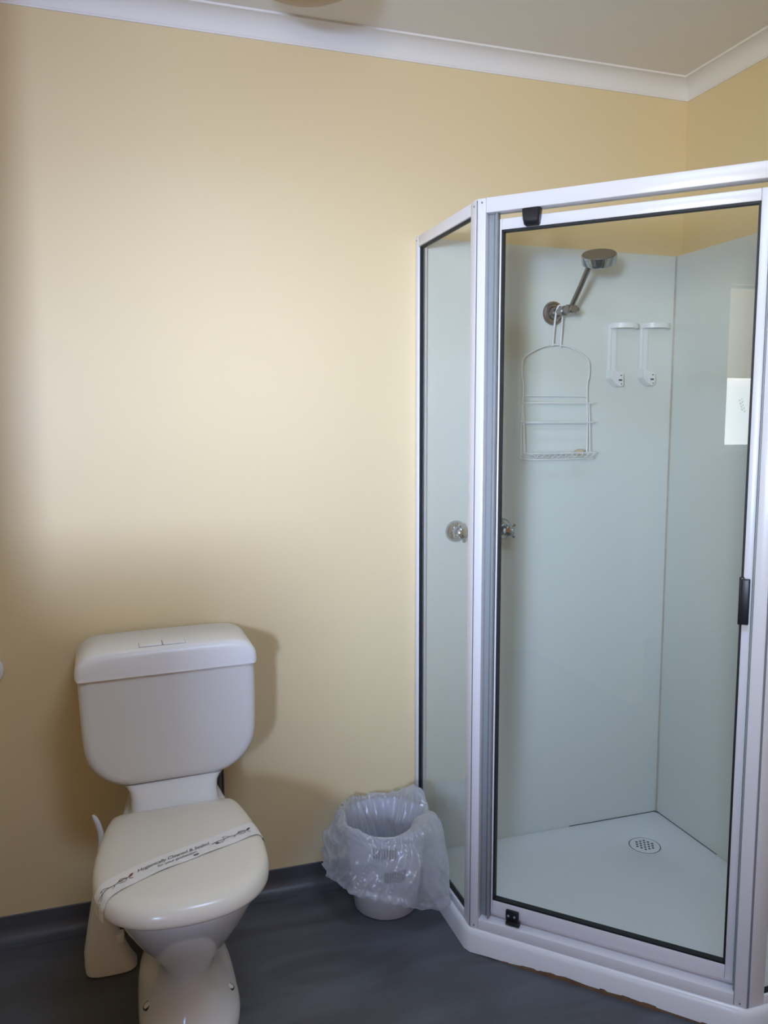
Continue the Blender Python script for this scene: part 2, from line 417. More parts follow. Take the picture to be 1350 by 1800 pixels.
# enclosure: fixed frame with two fixed panes and a pivoting door
enc = thing('shower_enclosure', 'white framed corner shower enclosure with clear glass panels and a pivot door', 'shower screen')
def pane_box(bm, fr, u0, u1, v0, v1, z0, z1): add_box(bm, (u0, v0, z0), (u1, v1, z1), 0, frame=fr)
PF = (Vector((A.x, 0, 0)), Vector((0, -1, 0)), Vector((-1, 0, 0)), Z)        # left fixed panel: u from wall to post
PL = -A.y
RFm = (Vector((B.x, B.y, 0)), Vector((1, 0, 0)), Vector((0, -1, 0)), Z)       # right fixed panel: u from post to wall
RL = -B.x
b_ = .0022
bm = bm_new(); add_box(bm, (.0005, -.028, ZB), (.020, 0, ZT), b_, frame=PF); link('wall_jamb', bm, M['alu'], enc)
bm = bm_new(); add_box(bm, (PL-.036, -.028, ZB), (PL-.004, 0, ZT), b_, frame=PF); link('panel_stile', bm, M['alu'], enc)
bm = bm_new(); add_box(bm, (.020, -.026, ZT-.030), (PL-.036, -.0005, ZT-.001), b_, frame=PF); link('top_rail', bm, M['alu'], enc)
bm = bm_new(); add_box(bm, (.020, -.026, ZB), (PL-.036, -.0005, ZB+.022), b_, frame=PF); link('bottom_rail', bm, M['alu'], enc)
def gasket(fr, u0, u1, z0, z1, v0, v1, parent, gw=.0042):
    bm = bm_new()
    add_box(bm, (u0, v0, z0), (u0+gw, v1, z1), 0, frame=fr); add_box(bm, (u1-gw, v0, z0), (u1, v1, z1), 0, frame=fr)
    add_box(bm, (u0, v0, z1-gw), (u1, v1, z1), 0, frame=fr); add_box(bm, (u0, v0, z0), (u1, v1, z0+gw), 0, frame=fr)
    return link('gasket', bm, M['gasket'], parent, smooth=False)
bm = bm_new(); pane_box(bm, PF, .019, PL-.035, -.0155, -.0105, ZB+.020, ZT-.028); g = link('glass_panel', bm, M['glass'], enc, smooth=False)
gasket(PF, .0195, PL-.0355, ZB+.0215, ZT-.0295, -.019, -.006, g)
# posts
for P_, u0, u1 in ((A, .0015, .0225), (B, L-.0285, L-.002)):
    bm = bm_new()
    add_box(bm, (u0, -.030, ZB), (u1, .001, ZT), b_, frame=DF)
    link('corner_post', bm, M['alu'], enc)
# filler strips that close the 135 degree corners
bm = bm_new()
c0 = [A+Vector((.001, .004, 0)), A+tv*.0015-nv*.001, A+tv*.0015-nv*.026, A+Vector((.027, .004, 0))]
add_loft(bm, [[p+Z*ZB for p in c0], [p+Z*(ZT-.003) for p in c0]]); link('corner_joint', bm, M['joint'], enc, smooth=False)
bm = bm_new()
c0 = [B+Vector((.004, .001, 0)), B-tv*.002-nv*.001, B-tv*.002-nv*.026, B+Vector((.004, .027, 0))]
add_loft(bm, [[p+Z*ZB for p in c0], [p+Z*(ZT-.003) for p in c0]]); link('corner_joint', bm, M['joint'], enc, smooth=False)
# pivot jamb channel beside the left post
bm = bm_new()
add_box(bm, (.0225, -.032, ZB+.030), (.0475, -.022, ZT-.034), .001, frame=DF)
add_box(bm, (.0445, -.024, ZB+.030), (.0485, -.0065, ZT-.034), .0015, frame=DF)
add_box(bm, (.0345, -.024, ZB+.030), (.0370, -.0185, ZT-.034), .001, frame=DF)
link('pivot_channel', bm, M['channel'], enc)['label'] = 'grey recessed channel beside the left post'
# head and sill of the door opening
bm = bm_new(); add_box(bm, (.0228, -.034, ZT-.034), (L-.029, .0012, ZT+.0005), b_, frame=DF); link('door_head_rail', bm, M['alu'], enc)
bm = bm_new()
add_box(bm, (.0228, -.040, ZB), (L-.029, .0012, ZB+.027), b_, frame=DF)
add_box(bm, (.0228, -.046, ZB), (L-.029, -.034, ZB+.040), b_, frame=DF)
link('door_sill', bm, M['alu'], enc)
# right fixed panel
bm = bm_new(); add_box(bm, (.0045, -.028, ZB), (.045, 0, ZT), b_, frame=RFm); link('panel_stile', bm, M['alu'], enc)
bm = bm_new(); add_box(bm, (RL-.0445, -.028, ZB), (RL-.0245, 0, ZT), b_, frame=RFm); link('wall_jamb', bm, M['alu'], enc)
bm = bm_new(); add_box(bm, (.045, -.026, ZT-.030), (RL-.0445, -.0005, ZT-.001), b_, frame=RFm); link('top_rail', bm, M['alu'], enc)
bm = bm_new(); add_box(bm, (.045, -.026, ZB), (RL-.0445, -.0005, ZB+.022), b_, frame=RFm); link('bottom_rail', bm, M['alu'], enc)
bm = bm_new(); pane_box(bm, RFm, .044, RL-.0435, -.0155, -.0105, ZB+.020, ZT-.028); g = link('glass_panel', bm, M['glass'], enc, smooth=False)
gasket(RFm, .0445, RL-.044, ZB+.0215, ZT-.0295, -.019, -.006, g)
# screws
for fr, u, z in ((DF, .013, ZT-.010), (PF, PL-.014, ZT-.014), (PF, .010, ZT-.012), (DF, .012, ZB+.008), (DF, L-.016, ZB+.008)):
    o, ux, vy, zz = fr
    bm = bm_new(); add_lathe(bm, o+ux*u+vy*.0008+zz*z, vy, [(.0026, 0), (.0024, .0008), (.0001, .0009)], 10)
    link('screw', bm, M['joint'], enc)
# door
V0, V1 = -.042, -.020
ZD0, ZD1 = .103, 1.833
dg = bpy.data.objects.new('door', None); COL.objects.link(dg); dg.parent = enc
def dbox(name, lo, hi, m=M['alu'], bv=b_):
    bm = bm_new(); add_box(bm, lo, hi, bv, frame=DF); return link(name, bm, m, dg)
GU0, GU1, GZ0, GZ1 = .0545, .6075, .1385, 1.8075
dbox('hinge_stile', (.0495, V0, ZD0), (GU0, V1, ZD1))
dbox('latch_stile', (GU1, V0, ZD0), (.6255, V1, ZD1))
dbox('door_top_rail', (GU0, V0, GZ1), (GU1, V1-.0005, ZD1))
dbox('door_bottom_rail', (GU0, V0, ZD0), (GU1, V1-.0005, GZ0))
bm = bm_new(); add_box(bm, (GU0-.002, -.0335, GZ0-.002), (GU1+.002, -.0285, GZ1+.002), 0, frame=DF); link('door_glass', bm, M['glass'], dg, smooth=False)
g = gasket(DF, GU0-.0003, GU1+.0003, GZ0-.0003, GZ1+.0003, -.038, -.0215, dg, .0048)
bm = bm_new()
add_box(bm, (.604, -.020, .928), (.6215, -.006, 1.027), .0025, 3, frame=DF)
add_box(bm, (.600, -.022, .926), (.610, -.012, 1.030), .002, 2, frame=DF)
link('handle', bm, M['blackp'], dg)['label'] = 'small black bar handle'
# latch strike strip on post B
bm = bm_new(); add_box(bm, (.6262, -.034, ZB+.03), (.6300, -.006, ZT-.034), .001, frame=DF); link('strike_strip', bm, M['channel'], enc)
# pivot blocks
bm = bm_new()
rings = []
for z, hw, v1 in ((1.8465, .0215, .000), (1.838, .021, .001), (1.822, .0195, .0005), (1.811, .0175, -.002), (1.808, .0145, -.005)):
    rings.append([A+tv*(.130+hw*sx)+nv*vv+Z*z for sx, vv in ((-1, -.018), (-1, v1-.004), (-.8, v1), (.8, v1), (1, v1-.004), (1, -.018))])
add_loft(bm, rings); link('top_pivot', bm, M['blackp'], dg)['label'] = 'black top pivot block'
bm = bm_new()
add_box(bm, (.094, -.020, .091), (.130, -.006, .100), .002, frame=DF)
add_box(bm, (.092, -.021, .098), (.126, -.012, .127), .003, frame=DF)
for u in (.100, .116): add_lathe(bm, A+tv*u+nv*(-.0125)+Z*.113, nv, [(.0035, 0), (.003, .0012), (.0001, .0013)], 10, mi=1)
link('bottom_pivot', bm, [M['blackp'], M['channel']], dg)['label'] = 'black bottom pivot block with two screws'

# shower head on its arm
t = thing('overhead_shower', 'chrome shower head on a swivel arm fixed to the shower back wall', 'shower head', (-.459, -.0045, 1.684))
bm = bm_new(); add_lathe(bm, (0, 0, 0), (0, -1, 0), [(.034, 0), (.036, .003), (.034, .007), (.028, .009), (.027, .006), (.020, .007), (.017, .016), (.013, .022)], 32); link('wall_flange', bm, M['chrome_dull'], t)
bm = bm_new()
add_lathe(bm, (0, -.018, 0), (0, -1, 0), [(.0125, 0), (.0125, .040), (.0145, .041), (.0145, .052), (.011, .055), (.0105, .075), (.0125, .076), (.0125, .094), (.009, .097)], 20)
link('inlet_pipe', bm, M['chrome_dull'], t)
el = Vector((0, -.102, .000))
bm = bm_new(); add_tube(bm, [el+Vector((-.014, 0, 0)), el+Vector((.014, 0, 0))], .0125, 16); add_tube(bm, [el+Vector((.0135, 0, 0)), el+Vector((.022, -.002, -.001)), el+Vector((.026, -.002, -.001))], [.006, .0065, .004], 12); link('swivel_joint', bm, M['chrome_dull'], t)
hc = Vector((.029, -.196, .131))
ax = Vector((-.25, -.385, .885)).normalized()       # spray face tipped up
st = hc - ax*.020 + Vector((-.022, .010, .0))
bm = bm_new(); add_tube(bm, [el+Vector((0, -.002, .006)), el.lerp(st, .5), st], [.0075, .0078, .0082], 14); link('arm', bm, M['chrome_dull'], t)
bm = bm_new(); add_lathe(bm, hc-ax*.024, ax, [(.018, -.003), (.038, .001), (.046, .005), (.0475, .009), (.0475, .024), (.049, .0255), (.049, .030), (.047, .031)], 40, cap1=True); link('head_shell', bm, M['chrome'], t)
bm = bm_new(); add_lathe(bm, hc+ax*.0072, ax, [(.0465, 0), (.046, .002), (.001, .003)], 40); link('spray_face', bm, M['face'], t)['label'] = 'grey brown spray face'

# taps
def tap(x, z, label, hang):
    t = thing('shower_tap', label, 'tap', (x, -.0045, z), group='chrome shower taps')
    bm = bm_new(); add_lathe(bm, (0, 0, 0), (0, -1, 0), [(.031, 0), (.033, .002), (.032, .008), (.026, .016), (.018, .021), (.016, .030)], 32); link('tap_flange', bm, M['chrome'], t)
    bm = bm_new(); add_lathe(bm, (0, -.028, 0), (0, -1, 0), [(.011, 0), (.011, .012), (.015, .014), (.017, .022), (.016, .034), (.009, .038)], 24); link('tap_spindle', bm, M['chrome'], t)
    bm = bm_new()
    for k in range(4):
        a = hang+PI/2*k; d = Vector((math.cos(a), 0, math.sin(a)))
        add_tube(bm, [d*.010+Vector((0, -.050, 0)), d*.020+Vector((0, -.051, 0)), d*.026+Vector((0, -.051, 0)), d*.0285+Vector((0, -.051, 0))], [.0065, .0052, .0068, .003], 10)
    link('tap_handle', bm, M['chrome'], t)
    return t
tap(-.772, 1.0365, 'chrome cross-handle shower tap seen through the left glass panel', .3)
tap(-.622, 1.0375, 'chrome cross-handle shower tap seen just inside the door glass, left edge', .75)

# hanging wire caddy
cd_ = thing('shower_caddy', 'white wire shower caddy hanging from the shower arm', 'shower caddy', (-.459, -.03, 1.58))
wr = .0026
def W(name, paths, r=wr, it=2):
    bm = bm_new()
    for p in paths: add_tube(bm, smooth_path(p, it), r, 8)
    return link(name, bm, M['wire'], cd_)
hx = .1135
W('hanging_hook', [[(-.013, 0, .005), (-.013, -.006, .06), (-.011, -.012, .105), (-.006, -.016, .1225), (.006, -.016, .1225), (.011, -.012, .105), (.013, -.006, .06), (.013, 0, .003)]], .0028)
W('wire_frame', [[(0, 0, .010), (-.05, 0, .004), (-.098, 0, -.022), (-.112, 0, -.036), (-.1145, 0, -.055), (-.114, 0, -.085), (-.108, 0, -.100), (-.108, 0, -.140), (-.112, 0, -.20), (-.113, 0, -.275), (-.113, 0, -.330)],
                 [(0, 0, .010), (.05, 0, .004), (.098, 0, -.022), (.112, 0, -.036), (.1145, 0, -.055), (.114, 0, -.085), (.108, 0, -.100), (.108, 0, -.140), (.112, 0, -.20), (.113, 0, -.275), (.113, 0, -.330)]])
def basket(z, dep, wz=0.0):
    return [(-hx, 0, z), (-hx+.004, -dep*.8, z), (-hx+.02, -dep, z), (hx-.02, -dep, z), (hx-.004, -dep*.8, z), (hx, 0, z)]
W('upper_rail', [basket(-.165, .055), [(-hx+.004, .0, -.143), (hx-.004, .0, -.143)]], .0022)
W('middle_rail', [basket(-.222, .055), [(-hx, 0, -.225), (hx, 0, -.225)]], .0024)
W('soap_tray', [basket(-.312, .075), basket(-.330, .060), [(-hx, 0, -.318), (hx, 0, -.318)]] + [[(x*.0185, 0, -.318), (x*.0185, -.03, -.326), (x*.0185, -.06, -.326), (x*.0185, -.074, -.312)] for x in range(-5, 6)], .0018, 1)
for s in (-1, 1): W('side_rod', [[(s*hx*.99, -.006, -.165), (s*hx*.985, -.014, -.225), (s*hx*.98, -.020, -.312)]], .0018, 1)
bm = bm_new()
bmesh.ops.create_icosphere(bm, subdivisions=3, radius=1.0)
for v in bm.verts:
    n_ = 1+.25*noise.noise(v.co*1.6)
    v.co = Vector((v.co.x*.017*n_, v.co.y*.012*n_, v.co.z*.0105*n_)) + Vector((-.459+.058, -.075, 1.58-.3125))
tag(link('soap', bm, M['soap']), 'small cream lump of soap lying on the bottom tray of the wire caddy', 'soap')

# bottle brackets
def bracket(x, z, label):
    t = thing('bottle_bracket', label, 'bracket', (x, -.0045, z), group='white bottle brackets')
    bm = bm_new(); add_box(bm, (-.0075, -.012, -.140), (.004, 0, .012), .003, 2); add_box(bm, (.0, -.006, -.148), (.026, 0, .006), .002, 2); link('back_strip', bm, M['white'], t)
    bm = bm_new()
    R_ = []
    for k in range(15):
        a = PI - PI*k/14
        c = Vector((.042+.046*math.cos(a), -.010-.040*math.sin(a), .004))
        nrm = Vector((math.cos(a), -math.sin(a), 0))
        R_.append([c-nrm*.003+Z*-.007, c+nrm*.003+Z*-.007, c+nrm*.003+Z*.008, c-nrm*.003+Z*.008])
    add_loft(bm, R_); link('bottle_ring', bm, M['white'], t)
    bm = bm_new()
    prof = [(-.0092, -.128), (.034, -.140), (.034, -.178), (.016, -.180), (-.0092, -.156)]
    add_loft(bm, [[(px, 0, pz) for px, pz in prof], [(px, -.036, pz) for px, pz in prof]])
    bmesh.ops.bevel(bm, geom=bm.edges[:], offset=.002, segments=2, affect='EDGES')
    add_box(bm, (.016, -.0372, -.163), (.027, -.0358, -.158), 0, mi=1)
    add_box(bm, (.022, -.0372, -.148), (.026, -.0358, -.145), 0, mi=1)
    add_box(bm, (.024, -.0372, -.174), (.027, -.0358, -.171), 0, mi=1)
    link('bracket_foot', bm, [M['white'], M['hole']], t)['label'] = 'white foot block with a dark slot'
    return t
bracket(-.262, 1.648, 'white bottle bracket on the shower wall beside the wire caddy')
bracket(-.147, 1.652, 'white bottle bracket on the shower wall nearest the shower corner')

# ------------------------------------------------------------------ toilet
TX = -1.607
toi = thing('toilet', 'white close-coupled toilet with a closed ivory lid against the cream wall', 'toilet', (TX, -.006, 0), (0, math.radians(-1.1), 0))
def sup_ring(z, hx, yf, yb, ymid, ef=2.2, eb=2.6, n=48, hb=None):
    out = []
    for k in range(n):
        a = 2*PI*k/n
        c, s = math.cos(a), math.sin(a)
        if s < 0: e = ef; ry = ymid-yf
        else: e = eb; ry = yb-ymid
        x = hx*math.copysign(abs(c)**(2/e), c); y = ymid+ry*math.copysign(abs(s)**(2/e), s)
        out.append((x, y, z))
    return out
pan = [sup_ring(.002, .113, -.560, -.10, -.40, 2.4, 3), sup_ring(.020, .114, -.562, -.10, -.40, 2.4, 3), sup_ring(.034, .109, -.555, -.10, -.40, 2.3, 3), sup_ring(.050, .098, -.545, -.10, -.40, 2.3, 3),
       sup_ring(.075, .083, -.532, -.10, -.38, 2.3, 3), sup_ring(.100, .072, -.522, -.10, -.37, 2.2, 3), sup_ring(.130, .064, -.514, -.10, -.36, 2.2, 3), sup_ring(.155, .065, -.514, -.10, -.37, 2.2, 3),
       sup_ring(.180, .079, -.524, -.11, -.38, 2.2, 3), sup_ring(.210, .097, -.545, -.12, -.40, 2.2, 2.8), sup_ring(.250, .118, -.578, -.13, -.42, 2.2, 2.6), sup_ring(.300, .139, -.622, -.14, -.44, 2.2, 2.5),
       sup_ring(.340, .152, -.652, -.15, -.46, 2.2, 2.5), sup_ring(.370, .160, -.672, -.16, -.47, 2.2, 2.5), sup_ring(.390, .163, -.679, -.17, -.47, 2.2, 2.6), sup_ring(.398, .160, -.676, -.18, -.47, 2.2, 2.6)]
bm = bm_new(); add_loft(bm, pan)
neck = [sup_ring(.330, .125, -.36, -.19, -.27, 5, 5), sup_ring(.380, .138, -.335, -.21, -.27, 5, 4), sup_ring(.392, .136, -.315, -.22, -.27, 5, 4), sup_ring(.400, .122, -.292, -.12, -.2, 5, 5), sup_ring(.408, .110, -.278, -.03, -.15, 5, 5), sup_ring(.420, .107, -.262, -.02, -.14, 5, 5), sup_ring(.440, .107, -.238, -.018, -.13, 5, 5),
        sup_ring(.456, .112, -.220, -.015, -.12, 5, 5), sup_ring(.466, .123, -.208, -.012, -.11, 5, 5), sup_ring(.471, .131, -.203, -.012, -.11, 5, 5)]
neck = [[(x, y, z) for x, y, z in r] for r in neck]
add_loft(bm, neck)
link('pan', bm, M['china'], toi, angle=60)
# bolt caps on the foot
for sx, y in ((-.0935, -.432), (.0915, -.432)):
    bm = bm_new(); d_ = Vector((math.copysign(.55, sx), -.1, .8)).normalized()
    add_lathe(bm, (sx, y, .0545), d_, [(.0080, 0), (.0080, .0032), (.006, .0045), (.0001, .005)], 20)
    add_lathe(bm, (sx, y, .0545), d_, [(.0108, -.002), (.0108, .0022)], 20, mi=1)
    link('bolt_cap', bm, [M['china'], M['dark']], toi)
# cistern body
cr_ = Matrix.Translation((0, -.1, 0)) @ Matrix.Rotation(math.radians(1.2), 4, 'Z') @ Matrix.Translation((0, .1, 0))
half = [(0, .470), (.105, .4705), (.128, .474), (.152, .485), (.176, .503), (.194, .526), (.205, .552), (.2095, .585), (.2115, .65), (.213, .752), (0, .752)]
hs = smooth_path([(x, 0, z) for x, z in half[1:-2]], 2)
prof = [(p.x, p.z) for p in hs] + [(.213, .752)]
full = [(x, z) for x, z in prof] + [(-x, z) for x, z in reversed(prof)]
def offs(P, d):
    out = []; n = len(P)
    for i in range(n):
        a, b, c = Vector(P[i-1]), Vector(P[i]), Vector(P[(i+1) % n])
        d1 = (b-a).normalized() if (b-a).length > 1e-9 else Vector((0, 0)); d2 = (c-b).normalized() if (c-b).length > 1e-9 else d1
        n1, n2 = Vector((-d1.y, d1.x)), Vector((-d2.y, d2.x))
        m_ = (n1+n2); m_ = m_.normalized() if m_.length > 1e-9 else n1
        q = b+m_*d/max(.6, m_.dot(n1))
        out.append((q.x, min(q.y, .752) if abs(b.y-.752) > 1e-6 else .752))
    return out
bm = bm_new()
rr = []
for y, d in ((-.004, .004), (-.008, 0), (-.182, 0), (-.190, .0015), (-.197, .006), (-.201, .013), (-.2025, .024)):
    rr.append([(x, y, z) for x, z in offs(full, d)])
add_loft(bm, rr)
for v in bm.verts: v.co = cr_ @ v.co
link('cistern', bm, M['cistern'], toi, angle=45)
# cistern lid
bm = bm_new()
lp = [(.2165, .7505), (.2185, .7535), (.2185, .768)]
for k in range(1, 11):
    a_ = PI/2*k/10
    lp.append((.1565+.062*math.cos(a_), .768+.045*math.sin(a_)))
lp += [(.10, .8145), (.0, .8150)]
lfull = lp + [(-x, z) for x, z in reversed(lp[:-1])]
def offl(P, d):
    out = []; n = len(P)
    for i in range(n):
        a_, b_2, c_ = Vector(P[i-1]), Vector(P[i]), Vector(P[(i+1) % n])
        n1 = Vector((-(b_2-a_).normalized().y, (b_2-a_).normalized().x)); n2 = Vector((-(c_-b_2).normalized().y, (c_-b_2).normalized().x))
        m_ = (n1+n2).normalized()
        q = b_2+m_*d/max(.6, m_.dot(n1))
        out.append((q.x, .7505 if P[i][1] < .752 else max(q.y, .7535)))
    return out
rings = [[(x, y, z) for x, z in offl(lfull, d)] for y, d in ((-.004, .010), (-.006, .004), (-.012, 0), (-.188, 0), (-.196, .0012), (-.203, .0050), (-.2075, .0110), (-.2095, .0180))]
add_loft(bm, rings)
for v in bm.verts: v.co = cr_ @ v.co
cl = link('cistern_lid', bm, M['lidp'], toi, angle=50)
for s in (0, 1):
    bm = bm_new()
    x0 = -.0665+.0565*s
    add_box(bm, (x0, -.185, .812), (x0+.0550, -.140, .8185), .003, 3)
    for v in bm.verts: v.co = cr_ @ v.co
    link('flush_button', bm, M['lidp'], cl)
bm = bm_new(); add_box(bm, (-.0675, -.1860, .810), (.0460, -.139, .8165), .003, 2)
for v in bm.verts: v.co = cr_ @ v.co
link('button_recess', bm, M['joint'], cl)
# seat lid
LC = Vector((-.008, -.480))
hl = [(0, -.258), (.122, -.258), (.138, -.259), (.147, -.270), (.156, -.300), (.1655, -.345), (.175, -.405), (.182, -.470), (.1825, -.520), (.177, -.580), (.160, -.632), (.130, -.670), (.088, -.696), (.045, -.707), (0, -.710)]
hp = [(p.x, p.y) for p in smooth_path([(x, y, 0) for x, y in hl], 2)]
ol = [Vector((x-.006, y)) for x, y in hp] + [Vector((-x-.006, y)) for x, y in reversed(hp[1:-1])]
def polar(a):
    d = Vector((math.cos(a), math.sin(a))); best = None
    n = len(ol)
    for i in range(n):
        p, q = ol[i]-LC, ol[(i+1) % n]-LC
        e = q-p; k = d.x*e.y-d.y*e.x
        if abs(k) < 1e-12: continue
        s = (p.x*e.y-p.y*e.x)/k; u = (p.x*d.y-p.y*d.x)/k
        if s > 0 and -1e-6 <= u <= 1+1e-6:
            best = s if best is None else max(best, s)
    return best or .1
LP = [(.955, .4005), (.985, .4005), (.998, .4045), (1.0, .410), (.999, .416), (.990, .4245), (.972, .4315), (.945, .4365), (.90, .4400), (.80, .4425), (.6, .4440), (.35, .4450), (.01, .4453)]
def lid_z(r):
    if r >= 1: return .413
    top = [q for q in LP if q[1] >= .413]
    for (ra, za), (rb, zb) in zip(top[:-1], top[1:]):
        if rb <= r <= ra: return za+(zb-za)*(ra-r)/(ra-rb)
    return .4453 if r < .1 else .416
NA = 96
pr = [polar(2*PI*k/NA) for k in range(NA)]
def prad(a):
    f = (a/(2*PI)) % 1.0*NA; i = int(f) % NA; return pr[i]+(pr[(i+1) % NA]-pr[i])*(f-int(f))
bm = bm_new()
add_loft(bm, [[(LC.x+pr[k]*s*math.cos(2*PI*k/NA), LC.y+pr[k]*s*math.sin(2*PI*k/NA), z) for k in range(NA)] for s, z in LP])
sl = link('seat_lid', bm, M['seat'], toi, angle=60); sl['label'] = 'closed ivory toilet lid'
for s in (-1, 1):
    bm = bm_new()
    add_box(bm, (s*.110-.006-.017, -.322, .434), (s*.110-.006+.017, -.300, .4412), .0015, 2)
    for dx in (-.014, .011): add_box(bm, (s*.110-.006+dx, -.3195, .438), (s*.110-.006+dx+.002, -.308, .4416), 0, mi=1)
    link('hinge', bm, [M['seat'], M['joint']], sl)
# supply hose behind the neck
bm = bm_new(); add_tube(bm, smooth_path([(-1.492, -.065, .462), (-1.492, -.065, .40), (-1.492, -.062, .25), (-1.50, -.05, .17), (-1.52, -.001, .15)], 2), .0085, 12)
add_tube(bm, [(-1.4785, -.050, .462), (-1.4785, -.050, .30)], .004, 8)
tag(link('supply_hose', bm, M['hose']), 'dark grey water supply hose under the right side of the cistern', 'hose')

# paper strip around the lid (sits on the lid: own thing, same tilt)
strip = thing('paper_strip', 'white printed hygiene paper strip wrapped across the closed toilet lid', 'paper strip', toi.location, toi.rotation_euler)
S0, S1 = Vector((-.196, -.612)), Vector((.186, -.432))
sd = (S1-S0).normalized(); sn = Vector((-sd.y, sd.x)); SL = (S1-S0).length
SWid = .056
def strip_pt(s, wv, lift=.0012):
    """s along the strip in metres, wv across it (-.5..5)"""
    bow = -.010*(4*(s/SL-.5)**2) + .006*math.sin(s*16)
    p = S0 + sd*s + sn*(wv*SWid + bow)
    d = p-LC; a = math.atan2(d.y, d.x); r0 = prad(a); r = d.length/r0
    lf = lift + .0010*(1+math.sin(s*60+wv*3))*max(0, -wv*2)
    if r <= .985: return Vector((p.x, p.y, lid_z(r)+lf))
    ex = (r-.985)*r0
    e = LC + d.normalized()*r0*min(1.006+.002*lift*100, r)
    return Vector((e.x, e.y, .428 - min(ex*1.3, .034)))
bm = bm_new()
NS, NW = 110, 10
G = [[bm.verts.new(strip_pt(-.03+(SL+.06)*i/NS, j/NW-.5)) for j in range(NW+1)] for i in range(NS+1)]
for i in range(NS):
    for j in range(NW): bm.faces.new((G[i][j], G[i][j+1], G[i+1][j+1], G[i+1][j]))
link('paper_band', bm, M['paper'], strip, angle=60)
def text_on_strip(body, s0, w0, size, shear, m, name):
    cu = bpy.data.curves.new('t', 'FONT'); cu.body = body; cu.size = size; cu.shear = shear; cu.space_character = .90
    cu.resolution_u = 2
    ob = bpy.data.objects.new('t', cu); COL.objects.link(ob)
    dg_ = bpy.context.evaluated_depsgraph_get(); dg_.update()
    me = bpy.data.meshes.new_from_object(ob.evaluated_get(dg_))
    bpy.data.objects.remove(ob); bpy.data.curves.remove(cu)
    for v in me.vertices:
        q = strip_pt(s0+v.co.x, w0+v.co.y/SWid, .0024); v.co = q
    me.materials.clear(); me.materials.append(m); me.name = name
    o = bpy.data.objects.new(name, me); COL.objects.link(o); o.parent = strip
    return o
text_on_strip('Hygienically Cleaned & Sealed', .112, .02, .0152, .45, M['ink'], 'strip_lettering')['label'] = 'dark cursive lettering, first line'
text_on_strip('for your protection', .150, -.22, .0125, .42, M['ink'], 'strip_lettering')['label'] = 'dark cursive lettering, second line'
def vine(s0, sgn, m):
    bm = bm_new()
    def stroke(pts, wd):
        P = smooth_path([(x, y, 0) for x, y in pts], 2)
        prev = None
        for i, p in enumerate(P):
            a = P[max(0, i-1)]; b = P[min(len(P)-1, i+1)]; d = (b-a); d = d.normalized() if d.length > 0 else Vector((1, 0, 0))
            nn = Vector((-d.y, d.x, 0))*wd/2
            q1 = strip_pt(s0+sgn*(p.x+nn.x), (p.y+nn.y)/SWid, .0024); q2 = strip_pt(s0+sgn*(p.x-nn.x), (p.y-nn.y)/SWid, .0024)
            cur = (bm.verts.new(q1), bm.verts.new(q2))
            if prev: bm.faces.new((prev[0], prev[1], cur[1], cur[0]))
            prev = cur
    stroke([(0, 0), (.010, .001), (.022, .003), (.034, -.003), (.048, .002), (.062, -.001), (.078, .001), (.094, -.003)], .0016)
    stroke([(.028, -.003), (.020, -.008), (.010, -.006), (.008, .002), (.015, .007), (.024, .005), (.024, -.001), (.017, -.002)], .0014)
    stroke([(.048, .002), (.055, .009), (.064, .008), (.060, .004)], .0012)
    stroke([(.062, -.001), (.070, -.009), (.080, -.007)], .0012)
    stroke([(.002, 0), (-.002, .005), (-.010, .007), (-.004, .002), (.002, 0)], .003)
    stroke([(.004, -.003), (.001, -.008), (-.003, -.008)], .0016)
    stroke([(.036, -.002), (.040, -.010), (.044, -.006)], .0012)
    return bm
link('vine_print', vine(.095, -1, M['inkred']), M['inkred'], strip, smooth=False)
link('vine_print', vine(.372, -1, M['ink']), M['ink'], strip, smooth=False)
for s, wv, a, b in ((.226, -.40, .011, .0045), (.286, -.16, .007, .006)):
    q = [strip_pt(s, wv, .0024), strip_pt(s+a, wv, .0024), strip_pt(s+a, wv+b/SWid, .0024), strip_pt(s, wv+b/SWid, .0024)]
    bm = bm_new(); bm.faces.new([bm.verts.new(p) for p in q])
    link('printed_mark', bm, M['ink'], strip, smooth=False)

# toilet brush in its holder
hold = thing('toilet_brush_holder', 'white plastic toilet brush holder on the floor left of the toilet', 'brush holder', (-1.786, -.190, 0))
def pring(z, x0, x1, hy, e=2.6, n=28):
    cx, hx_ = (x0+x1)/2, (x1-x0)/2
    return [(cx+hx_*math.copysign(abs(math.cos(2*PI*k/n))**(2/e), math.cos(2*PI*k/n)), hy*math.copysign(abs(math.sin(2*PI*k/n))**(2/e), math.sin(2*PI*k/n)), z) for k in range(n)]
bm = bm_new()
add_loft(bm, [pring(.0, -.050, .064, .040, 3.4), pring(.003, -.056, .067, .043, 3.4), pring(.02, -.0585, .057, .043, 3), pring(.05, -.0585, .043, .042), pring(.085, -.053, .029, .040), pring(.12, -.047, .019, .036), pring(.16, -.040, .007, .031),
              pring(.20, -.031, -.002, .025), pring(.235, -.023, -.006, .018), pring(.25, -.020, -.007, .014), pring(.255, -.017, -.009, .009)])
link('holder_body', bm, M['white'], hold)
bm = bm_new(); add_box(bm, (.016, -.030, .072), (.038, -.004, .096), .005, 3); link('clip_tab', bm, M['white'], hold)
br = thing('toilet_brush', 'white handle of the toilet brush standing up behind the toilet lid', 'toilet brush', (-1.800, -.190, .256))
bm = bm_new()
rg = []
for z, x, hw, hd in ((.0, .000, .008, .006), (.04, .004, .008, .006), (.075, .008, .0075, .0055), (.10, .006, .0072, .005), (.125, .000, .0068, .005), (.140, -.006, .006, .0045), (.146, -.009, .003, .0025)):
    rg.append([(x+hw*math.cos(2*PI*k/14), hd*math.sin(2*PI*k/14), z) for k in range(14)])
